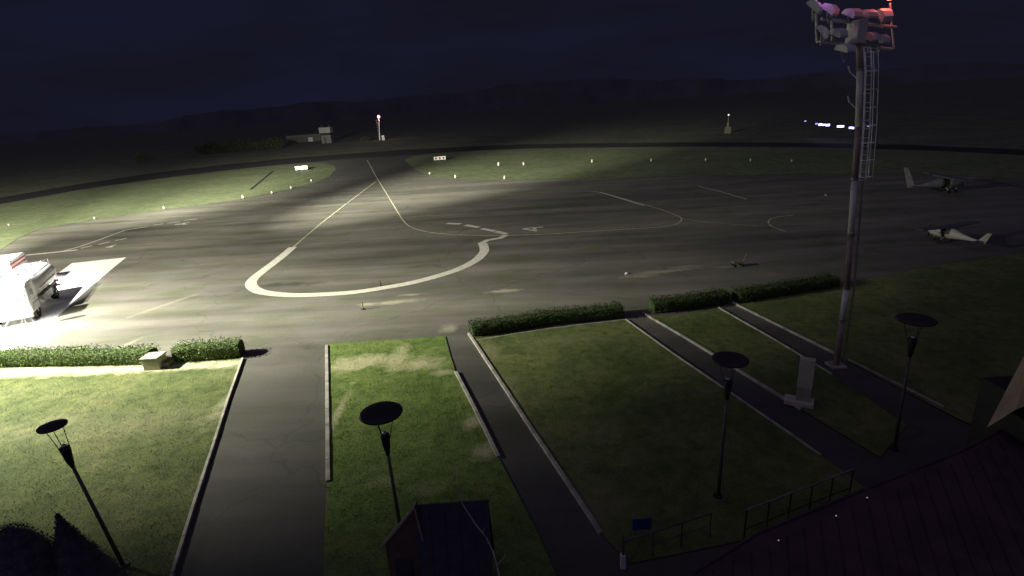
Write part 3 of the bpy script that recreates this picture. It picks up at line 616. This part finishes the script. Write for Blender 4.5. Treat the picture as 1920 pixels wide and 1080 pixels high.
# ------------------------------------------------------------------ vehicles on the lit stand
def wheel(root, x, y, r, w, dual=False):
    s = 1 if y > 0 else -1
    t = MB(); prof = [(r * .62, -w / 2), (r * .93, -w / 2), (r, -w * .36), (r, w * .36), (r * .93, w / 2), (r * .62, w / 2)]
    t.loft([[(x + rr * math.cos(q * math.pi / 14), y + yy, r + rr * math.sin(q * math.pi / 14)) for q in range(28)] for rr, yy in prof])
    wt = t.build('wheel', M_BLACK, root)
    MB().tube([(x, y - w * .3, r), (x, y + s * w * .40 if s > 0 else y + w * .3, r)] if s > 0 else [(x, y - w * .40, r), (x, y + w * .3, r)], r * .6, 20).build('rim', M_WHITE, wt)
    MB().tube([(x, y, r), (x, y + s * w * .55, r)], r * .2, 12).build('hub', M_CHROME, wt)
def tanker(loc, rz):
    t = empty('fuel_tanker', loc, 'white fuel tanker truck brilliantly lit on the concrete stand at the left edge', 'truck', rz=rz)
    # x forward, y left; the near side is y>0 when it heads towards the camera
    c = MB(); c.box((0, .4, .72), (6.8, .14, .24)); c.box((0, -.4, .72), (6.8, .14, .24)); [c.box((x, 0, .72), (.12, .8, .14)) for x in (-3.2, -1.8, 0, 1.2, 3)]; c.build('chassis', M_DARK, t)
    cab = MB(); pr = [(3.5, .55), (3.5, 1.35), (3.3, 2.35), (3.05, 2.5), (1.95, 2.5), (1.85, 2.3), (1.85, .55)]
    cab.extr([(x, -1.15, z) for x, z in pr], (0, 2.3, 0)); cb = cab.build('cab', M_WHITE, t, bevel=.06)
    MB().extr([(3.5, -1.0, 1.4), (3.5, 1.0, 1.4), (3.325, .95, 2.28), (3.325, -.95, 2.28)], (.02, 0, .004)).build('windscreen', M_GLARE, cb)
    for y, s in ((1.15, 1), (-1.15, -1)):
        MB().extr([(3.38, y, 1.45), (3.22, y, 2.25), (2.45, y, 2.25), (2.45, y, 1.45)], (0, .012 * s, 0)).build('side_window', M_GLARE, cb)
        MB().box((2.55, y + .012 * s, 1.3), (.16, .025, .03)).build('door_handle', M_DARK, cb)
        MB().box((3.45, y + .22 * s, 1.95), (.06, .16, .38)).build('mirror', M_DARK, cb)
        MB().box((3.51, y * .74, .82), (.05, .3, .2)).build('headlight', M_CHROME, cb, bevel=.01)
        for x in (2.55, -2.0): MB().extr([(x - .62, y - .16 * s, .72), (x - .5, y - .16 * s, 1.06), (x + .5, y - .16 * s, 1.06), (x + .62, y - .16 * s, .72), (x + .68, y - .16 * s, .72), (x + .55, y - .16 * s, 1.12), (x - .55, y - .16 * s, 1.12), (x - .68, y - .16 * s, .72)], (0, .18 * s, 0)).build('mudguard', M_GREY, t)
    MB().box((3.505, 0, 1.12), (.03, 1.3, .22)).build('grille', M_GREY, cb)
    MB().box((3.62, 0, .5), (.2, 2.35, .24)).build('bumper', M_GREY, t, bevel=.03)
    MB().tube([(3.6, 0, .45), (4.5, 0, .4)], .05, 8).build('tow_bar', M_GREY, t)
    k = MB(); n = 28
    k.loft([[(x, 1.16 * s_ * (abs(math.cos(a)) ** .75) * (1 if math.cos(a) > 0 else -1), 1.72 + .82 * s_ * (abs(math.sin(a)) ** .75) * (1 if math.sin(a) > 0 else -1)) for a in [2 * math.pi * (j + .5) / n for j in range(n)]] for x, s_ in ((-3.5, .8), (-3.42, .96), (-3.3, 1), (1.5, 1), (1.62, .96), (1.7, .8))])
    tk = k.build('tank', M_WHITE, t, True)
    for x in (-2.4, -.9, .6): MB().tube([(x, 0, 2.5), (x, 0, 2.66)], .28, 16).build('manhole_cover', M_GREY, tk)
    MB().tube([(-3.3, .75, 2.62), (1.5, .75, 2.62)], .025, 6).build('guard_rail', M_GREY, tk)
    MB().box((-.9, 1.16, 1.60), (3.8, .03, .06)).build('stripe', M_RED, tk)
    eq = MB(); eq.box((-.2, .9, .78), (2.2, .5, .5)); eq.build('pump_cabinet', M_GREY, t, bevel=.02); MB().box((-.2, -.9, .78), (1.8, .5, .5)).build('pump_cabinet', M_GREY, t, bevel=.02)
    ld = MB(); [ld.tube([(-3.58, y, .6), (-3.58, y, 2.6)], .022, 6) for y in (.45, .85)]; [ld.tube([(-3.58, .45, z), (-3.58, .85, z)], .015, 6) for z in np.arange(.8, 2.6, .3)]; ld.build('ladder', M_GREY, t)
    MB().box((-3.6, 0, .62), (.1, 2.2, .16)).build('rear_bumper', M_RED, t)
    for y in (.9, -.9): MB().box((-3.63, y, .95), (.06, .3, .14)).build('tail_light', M_RED, t)
    for x in (2.55, -2.0):
        for y in (.98, -.98): wheel(t, x, y, .5, .32)
    return t
w1, w2 = G(72, 596), G(104, 562); hd_ = w1 - w2; rz = math.atan2(hd_[1], hd_[0]); hd_ /= np.linalg.norm(hd_)
lat = np.array([-hd_[1], hd_[0], 0]); ctr = w1 - hd_ * 2.55 - lat * 1.0
tanker((ctr[0], ctr[1], .034), rz)
def van(loc, rz):
    t = empty('box_van', loc, 'tall white box bodied vehicle with red stripes behind the fuel tanker', 'truck', rz=rz)
    t.scale = (.78,) * 3
    MB().box((-.6, 0, 1.95), (4.6, 2.4, 2.6)).build('box_body', M_WHITE, t, bevel=.05)
    cb = MB().extr([(x, -1.1, z) for x, z in ((3.1, .5), (3.1, 1.2), (2.75, 1.4), (2.3, 2.3), (1.75, 2.3), (1.75, .5))], (0, 2.2, 0)).build('cab', M_WHITE, t, bevel=.05)
    MB().extr([(2.73, -.95, 1.45), (2.73, .95, 1.45), (2.34, .9, 2.22), (2.34, -.9, 2.22)], (.03, 0, .01)).build('windscreen', M_GLASS, cb)
    for s in (1, -1):
        MB().box((-.6, 1.21 * s, 2.9), (4.4, .02, .14)).build('stripe', M_RED, t); MB().box((-.6, 1.21 * s, 2.55), (4.4, .02, .14)).build('stripe', M_RED, t)
        MB().box((3.1, .8 * s, .95), (.06, .3, .2)).build('headlight', M_CHROME, cb)
        MB().extr([(2.5, 1.1 * s, 1.4), (2.2, 1.1 * s, 2.15), (1.85, 1.1 * s, 2.15), (1.85, 1.1 * s, 1.4)], (0, .012 * s, 0)).build('side_window', M_GLASS, cb)
    for y in (2.9, 2.55): MB().box((-2.91, 0, y), (.02, 2.2, .14)).build('stripe', M_RED, t)
    MB().box((0, 0, .6), (5.6, 1.6, .2)).build('chassis', M_DARK, t); MB().box((-2.95, 0, .5), (.12, 2.2, .14)).build('rear_bumper', M_GREY, t); MB().box((3.15, 0, .5), (.14, 2.2, .2)).build('front_bumper', M_GREY, t)
    for x in (2.2, -1.8):
        for y in (.98, -.98): wheel(t, x, y, .4, .26)
vc = ctr - hd_ * 6.6 - lat * 2.75
van((vc[0], vc[1], .034), rz)

# the lit work lamp in front of the tanker
wl_ = G(29, 548, 2.3); wk = empty('work_lamp', (wl_[0], wl_[1], .034), 'round glaring work lamp on a tripod in front of the fuel tanker', 'work lamp')
MB().tube([(0, 0, .9), (0, 0, 2.1)], .03, 8).build('pole', M_GREY, wk)
for k in range(3): MB().tube([(0, 0, 1.0), (.5 * math.cos(2.1 * k + .4), .5 * math.sin(2.1 * k + .4), 0)], .02, 6).build('leg', M_GREY, wk)
dv = np.array([.45, -.80, .15]); dv /= np.linalg.norm(dv); hc_ = np.array([0, 0, 2.3])
hsg = MB().tube([hc_ - dv * .22, hc_ - dv * .1, hc_ + dv * .1], [.16, .42, .45], 24).build('housing', M_GREY, wk, True)
MB().tube([hc_ + dv * .11, hc_ + dv * .13], .41, 24).build('lens', emis('work_lamp_glow', (1, .98, .95), 12), wk)
wkl = light('work_lamp_light', 'POINT', tuple(wl_ + dv * .5 + np.array([0, 0, .1])), 1500, (1, .98, .93), shadow_soft_size=.3)

# ------------------------------------------------------------------ parked light aircraft in the dark
M_FUS = plain('aircraft_cream_paint', (.62, .60, .50), .4, 0, .1); M_FIND = plain('aircraft_fin_paint', (.3, .3, .28), .5); M_FUSD = plain('aircraft_grey_paint', (.16, .16, .17), .5); M_WING = plain('aircraft_wing_grey', (.11, .11, .12), .5, 0, .1)
def aircraft(loc, rz, label, sc=.6, fh=1.0, fcol=None):
    fcol = fcol or M_FUS
    t = empty('light_aircraft', loc, label, 'aircraft', 'light aircraft parked in the dark on the right', rz=rz)
    def ring(x, w, h, z, n=18): return [(x, w * math.cos(2 * math.pi * j / n), z + h * math.sin(2 * math.pi * j / n)) for j in range(n)]
    f = MB(); f.loft([ring(*a) for a in ((2.75, .1, .1, 1.0), (2.6, .28, .28, 1.02), (2.2, .42, .42, 1.05), (1.5, .52, .58, 1.15), (1.0, .55, .68, 1.22))]); n_ = f.build('nose', fcol, t, True)
    f = MB(); f.loft([ring(*a) for a in ((1.0, .53, .66, 1.22), (.55, .53, .66, 1.22))]); f.build('canopy', M_GLASS, t, True)
    f = MB(); f.loft([ring(*a) for a in ((.55, .55, .68, 1.22), (0, .5, .58, 1.2), (-1.0, .32, .36, 1.08), (-2.2, .16, .17, .98), (-3.3, .07, .1, .92))]); f.build('fuselage', fcol, t, True)
    fin = MB(); fin.extr([(-2.75, -.03, 1.0), (-3.3 - .25 * fh, -.03, 1.0 + fh), (-3.75 - .3 * fh, -.03, 1.0 + 1.05 * fh), (-3.55, -.03, .8), (-3.2, -.03, .82)], (0, .06, 0)); fin.build('tail_fin', M_FUS if fcol is M_FUS else M_FIND, t, bevel=.015)
    st_ = MB(); st_.extr([(-2.9, -1.2, 1.02), (-2.8, 0, 1.02), (-2.9, 1.2, 1.02), (-3.4, 1.2, 1.02), (-3.5, 0, 1.02), (-3.4, -1.2, 1.02)], (0, 0, .05)); st_.build('tailplane', M_WING, t)
    wg = MB()
    wg.extr([(1.25, -4.1, 1.98), (1.35, 0, 1.86), (1.25, 4.1, 1.98), (.25, 4.1, 1.98), (.1, 0, 1.86), (.25, -4.1, 1.98)], (0, 0, .11)); wg.build('wing', M_WING, t, bevel=.03)
    for s in (1, -1):
        MB().tube([(.8, .45 * s, .85), (.8, 2.1 * s, 1.95)], .03, 6).build('wing_strut', M_WING, t)
        MB().tube([(.7, .35 * s, .7), (.8, .9 * s, .28)], .035, 6).build('gear_leg', M_FUS, t); w_ = MB(); w_.tube([(.8, .86 * s, .24), (.8, 1.0 * s, .24)], .22, 16); w_.build('wheel', M_BLACK, t)
    MB().tube([(2.1, 0, .7), (2.15, 0, .25)], .03, 6).build('nose_leg', M_FUS, t); MB().tube([(2.15, -.05, .2), (2.15, .05, .2)], .18, 14).build('nose_wheel', M_BLACK, t)
    t.scale = (sc,) * 3
    MB().box((2.82, 0, 1.0), (.03, .12, 1.5)).build('propeller', M_DARK, t); MB().tube([(2.75, 0, 1.0), (3.0, 0, 1.0)], [.12, .02], 12).build('spinner', M_FUS, t, True)
    return t
pc = G(1783, 458)
aircraft((pc[0], pc[1], .02), math.radians(103), 'pale light aircraft right of the mast with its nose pointing left, the nearer one')
p2 = G(1757, 362); aircraft((p2[0], p2[1], .02), math.radians(-8), 'faint distant light aircraft with a tall swept tail fin, right of the mast', .8, 2.3, M_FUSD)

# ------------------------------------------------------------------ far field things
M_PINK = emis('pink_beacon_glow', (1, .42, .58), 2.2)
g = G(712, 263); bc = empty('obstruction_beacon', (g[0], g[1], 0), 'slim pole with a bright pink light beyond the runway', 'beacon')
tp = at_range(710, 219, np.linalg.norm(g - CAM)) - np.array([g[0], g[1], 0])
MB().tube([(0, 0, 0), (tp[0], tp[1], tp[2] - .6)], [.22, .13], 10).build('pole', M_POLEW, bc)
MB().tube([tp + (0, 0, -.7), tp + (0, 0, -.35), tp + (0, 0, .35), tp + (0, 0, .7)], [.3, .62, .62, .3], 14).build('lamp', M_PINK, bc, True)
mg = MB(); [mg.tube([(-.5, 0, z), (.5, 0, z)], .05, 6) for z in np.arange(1, tp[2] - 1, .8)]; mg.build('steps', M_GREY, bc)
light('beacon_lamp', 'POINT', tuple(tp + np.array([g[0], g[1], 0]) + np.array([0, -1.2, 0])), 700, (1, .4, .5), shadow_soft_size=.3)
g = G(716, 263); cbx = empty('equipment_cabinet', (g[0] + .8, g[1], 0), 'small white cabinet at the foot of the pink beacon pole', 'cabinet')
MB().box((0, 0, 1.05), (1.1, .8, 2.0)).build('housing', M_WHITE, cbx, bevel=.03); MB().box((0, 0, 2.1), (1.3, 1, .12)).build('roof', M_GREY, cbx); MB().box((0, -.41, 1.0), (.8, .03, 1.6)).build('door', M_GREY, cbx)
g = G(615, 268); D_ = np.linalg.norm(g - CAM); hb = D_ * 26 / FPX; wb = D_ * 19 / FPX
bo = empty('equipment_shelter', (g[0], g[1], 0), 'pale two tier shelter standing beyond the runway left of the pink beacon', 'shelter')
MB().box((0, 0, hb * .25), (wb * .86, wb * .7, hb * .5)).build('lower_storey', plain('shelter_grey', (.09, .09, .09)), bo); MB().box((0, 0, hb * .58), (wb * .8, wb * .6, hb * .16)).build('window_band', M_GLASS, bo)
MB().box((0, 0, hb * .82), (wb, wb * .8, hb * .34)).build('upper_storey', plain('shelter_pale', (.2, .2, .2)), bo); MB().box((-wb * .1, -wb * .36, hb * .2), (wb * .2, .05, hb * .36)).build('door', M_DARK, bo)
for x_, y_ in ((-.35, 0), (.35, 0)): MB().tube([(x_ * wb, 0, hb * .99), (x_ * wb, 0, hb * 1.12)], .06, 6).build('vent_pipe', M_GREY, bo)
g = G(572, 266); D_ = np.linalg.norm(g - CAM); ww = D_ * 55 / FPX
sh = empty('low_shed', (g[0], g[1], 0), 'long low dark shed left of the pale two tier shelter', 'shed', rz=.1)
MB().box((0, 0, 1.3), (ww, 4, 2.6)).build('wall', M_DARK, sh); MB().extr([(-ww / 2 - .3, -2.3, 2.6), (-ww / 2 - .3, 2.3, 2.6), (-ww / 2 - .3, 0, 3.7)], (ww + .6, 0, 0)).build('roof', M_STONED, sh); MB().box((ww * .2, -2.03, 1.1), (2.4, .06, 2.1)).build('door', M_GREY, sh)
def bush(px, py, wpx, hpx, label, cat='bush'):
    g = G(px, py); D = np.linalg.norm(g - CAM); w = wpx * D / FPX / 2; h = hpx * D / FPX
    root = empty('bush', (g[0], g[1], 0), label, cat, 'bushes beyond the runway'); blobs = [(random.uniform(-.75, .75) * w, random.uniform(-.4, .4) * w * .5, random.uniform(.3, .68) * h, random.uniform(.28, .42) * h) for _ in range(9)]
    def fn():
        b = random.choice(blobs); a = rng.normal(size=3); a /= np.linalg.norm(a); r = b[3] * random.uniform(.7, 1.05); return (b[0] + a[0] * r * 1.3, b[1] + a[1] * r, max(.05, b[2] + a[2] * r)), a
    lf = MB(); leaves(lf, 1500, fn, h * .06); lf.build('foliage', M_BUSH, root); st2 = MB(); [st2.tube([(b[0] * .5, b[1] * .5, 0), (b[0], b[1], b[2])], [.08, .03], 5) for b in blobs[:4]]; st2.build('stems', M_DARK, root)
for a in ((380, 290, 26, 17, 'leftmost bush of the row beyond the runway'), (402, 288, 24, 20, 'second bush from the left in the row beyond the runway'), (432, 285, 34, 16, 'wide low bush in the middle of the row beyond the runway'), (458, 283, 26, 20, 'tallest bush of the row beyond the runway'), (490, 281, 30, 15, 'second bush from the right in the row beyond the runway'), (513, 279, 26, 19, 'rightmost bush of the row, next to the low shed'), (265, 306, 16, 15, 'single small bush standing alone far left beyond the runway'), (685, 266, 14, 9, 'small bush between the shelter and the pink beacon')): bush(*a)

def rsign(px, py, wpx, label, redside):
    g = G(px, py); D = np.linalg.norm(g - CAM); w = wpx * D / FPX; h = .75
    t = empty('taxiway_sign', (g[0], g[1], .05), label, 'sign', 'lit taxiway signs on the grass', rz=math.atan2(-g[0], g[1]) * 1.0)
    MB().box((0, 0, .25 + h / 2), (w + .12, .24, h + .1)).build('frame', M_DARK, t)
    MB().box((0, -.13, .25 + h / 2), (w, .03, h)).build('face', M_SIGNW, t)
    for k in redside: MB().box((w * k, -.15, .25 + h / 2), (w * .16, .02, h * .6)).build('red_symbol', M_RED, t)
    for k in (-.4, 0, .4): MB().box((w * k, 0, .12), (.08, .08, .26)).build('leg', M_GREY, t)
rsign(566, 320, 20, 'white low sign on the tip of the left grass verge', ())
rsign(825, 302, 21, 'white low sign with red marks near the tip of the right grass verge', (-.32, .0, .32))

mk = None
def marker(px, py, sz, label, col='w'):
    global mk
    g = G(px, py)
    if mk is None:
        mk = empty('edge_marker', (g[0], g[1], .05), label, 'marker', 'small pale edge markers on the grass')
        MB().tube([(0, 0, 0), (0, 0, .07)], .2, 12).build('base', M_DARK, mk); MB().tube([(0, 0, .07), (0, 0, .5), (0, 0, .6)], [.15, .12, .05], 12).build('cone', M_STONE, mk, True); MB().tube([(0, 0, .25), (0, 0, .36)], .142, 12).build('band', M_RED if False else M_PAINT, mk); o = mk
    else: o = copy_tree(mk)
    o.location = (g[0], g[1], .05); o.scale = (sz * .6,) * 3; o['label'] = label
left = [(17, 424, .8), (178, 412, 1), (308, 393, 1.3), (456, 373, 1.6), (510, 364, 1.3), (546, 355, 1.4), (584, 341, 1.3)]
nm = ['outermost', 'second', 'third', 'fourth', 'fifth', 'sixth', 'seventh']
for (x, y, s), n_ in zip(left, nm): marker(x, y, s, n_ + ' pale marker from the left edge on the left grass verge')
for (x, y, s), l in zip([(806, 328, 1.4), (854, 335, 1.6), (946, 337, 1.7)], ['leftmost', 'middle', 'rightmost']): marker(x, y, s, l + ' of three markers on the near edge of the right verge')
nm2 = ['first', 'second', 'third', 'fourth', 'fifth', 'sixth', 'seventh']
for (x, y, s), n_ in zip([(935, 312, 2.3), (982, 311, 1.9), (1110, 306, 1.9), (1221, 304, 1.7), (1323, 303, 1.6), (1407, 304, 1.5), (1484, 305, 1.3)], nm2): marker(x, y, s, n_ + ' marker from the left in the row along the middle of the right verge')

# small cones / stakes on the apron
def stake(px, py, h, r, mat, label):
    g = G(px, py); t = empty('marker_stake', (g[0], g[1], .03), label, 'stake', 'small stakes standing on the apron'); MB().tube([(0, 0, .03), (0, 0, h)], [r, r * .6], 8).build('post', mat, t); MB().box((0, 0, .02), (r * 4, r * 4, .035)).build('foot', M_DARK, t)
stake(681, 581, .5, .045, M_GREY, 'short grey stake standing on the worn white patch'); stake(714, 536, .35, .03, M_DARK, 'thin dark stake just inside the curved white line')
g = G(1383, 500); t = empty('equipment_dolly', (g[0], g[1], .03), 'small dim wheeled dolly alone on the dark apron', 'dolly')
MB().box((0, 0, .28), (.7, .4, .1)).build('deck', M_STONED, t); MB().tube([(.35, 0, .3), (.55, 0, .85)], .02, 6).build('handle', M_GREY, t); [MB().tube([(x, y - .03, .1), (x, y + .03, .1)], .1, 12).build('wheel', M_BLACK, t) for x in (-.25, .25) for y in (-.2, .2)]
for px, py, l in ((1175, 514, 'tiny bright stud on the apron left of the long pale patch'), (1548, 367, 'faint lone stud on the far dark apron left of the mast')):
    g = G(px, py); t = empty('ground_light', (g[0], g[1], .03), l, 'ground light', 'flat studs on the apron'); MB().tube([(0, 0, 0), (0, 0, .06)], [.16, .12], 12).build('housing', M_CHROME, t); MB().tube([(0, 0, .06), (0, 0, .09)], [.09, .05], 10).build('lens', M_SIGNW, t)

# distant tower with a light, and the row of bluish lamps
g = G(1364, 250); D_ = np.linalg.norm(g - CAM); tw_ = empty('distant_tower', (g[0], g[1], 0), 'faint far tower carrying one small white light', 'tower')
s1_ = D_ / FPX; MB().box((0, 0, 5 * s1_), (9 * s1_, 6 * s1_, 10 * s1_)).build('base_building', M_STONED, tw_); MB().tube([(0, 0, 10 * s1_), (0, 0, 18 * s1_)], [2.6 * s1_, 1.6 * s1_], 10).build('shaft', M_STONED, tw_); MB().tube([(0, 0, 18 * s1_), (0, 0, 29 * s1_)], .05, 6).build('antenna', M_GREY, tw_)
MB().tube([(0, 0, 28.5 * s1_), (0, 0, 30.5 * s1_)], 1.1 * s1_, 10).build('lamp', emis('white_tower_glow', (1, .95, .85), 1.3), tw_)
M_BL = emis('blue_white_lamp_glow', (.55, .5, 1.0), 4.0); M_BL2 = emis('violet_lamp_glow_dim', (.45, .4, 1.0), 1.2)
lt = [(1531, 232, 1.3, 0, 'first'), (1538.5, 233.5, 2.0, 1, 'second'), (1545, 234, 1.6, 1, 'third'), (1552, 234.5, 2.1, 1, 'fourth'), (1573, 237, 1.9, 1, 'fifth'), (1579, 237, 1.9, 1, 'sixth'), (1595, 239.5, 1.7, 1, 'seventh'), (1602, 240, 1.9, 1, 'eighth'), (1510, 227, 1.0, 0, ''), (1628, 237, .9, 0, 'ninth')]
for x, y, s, br, nme in lt:
    p = G(x, y, 3.0); u = np.linalg.norm(p - CAM) / FPX * s
    lab = ('faint lone lamp left of the distant bluish row' if not nme else nme + ' lamp from the left in the distant bluish row')
    t = empty('distant_lamp', (p[0], p[1], 0), lab, 'lamp', 'distant bluish lamps by the mast'); MB().tube([(0, 0, 0), (0, 0, 3.0 - u)], .035, 5).build('pole', M_DARK, t); MB().box((0, 0, 3.0), (u * 2.6, u, u * 1.5)).build('lamp_head', M_BL if br else M_BL2, t)
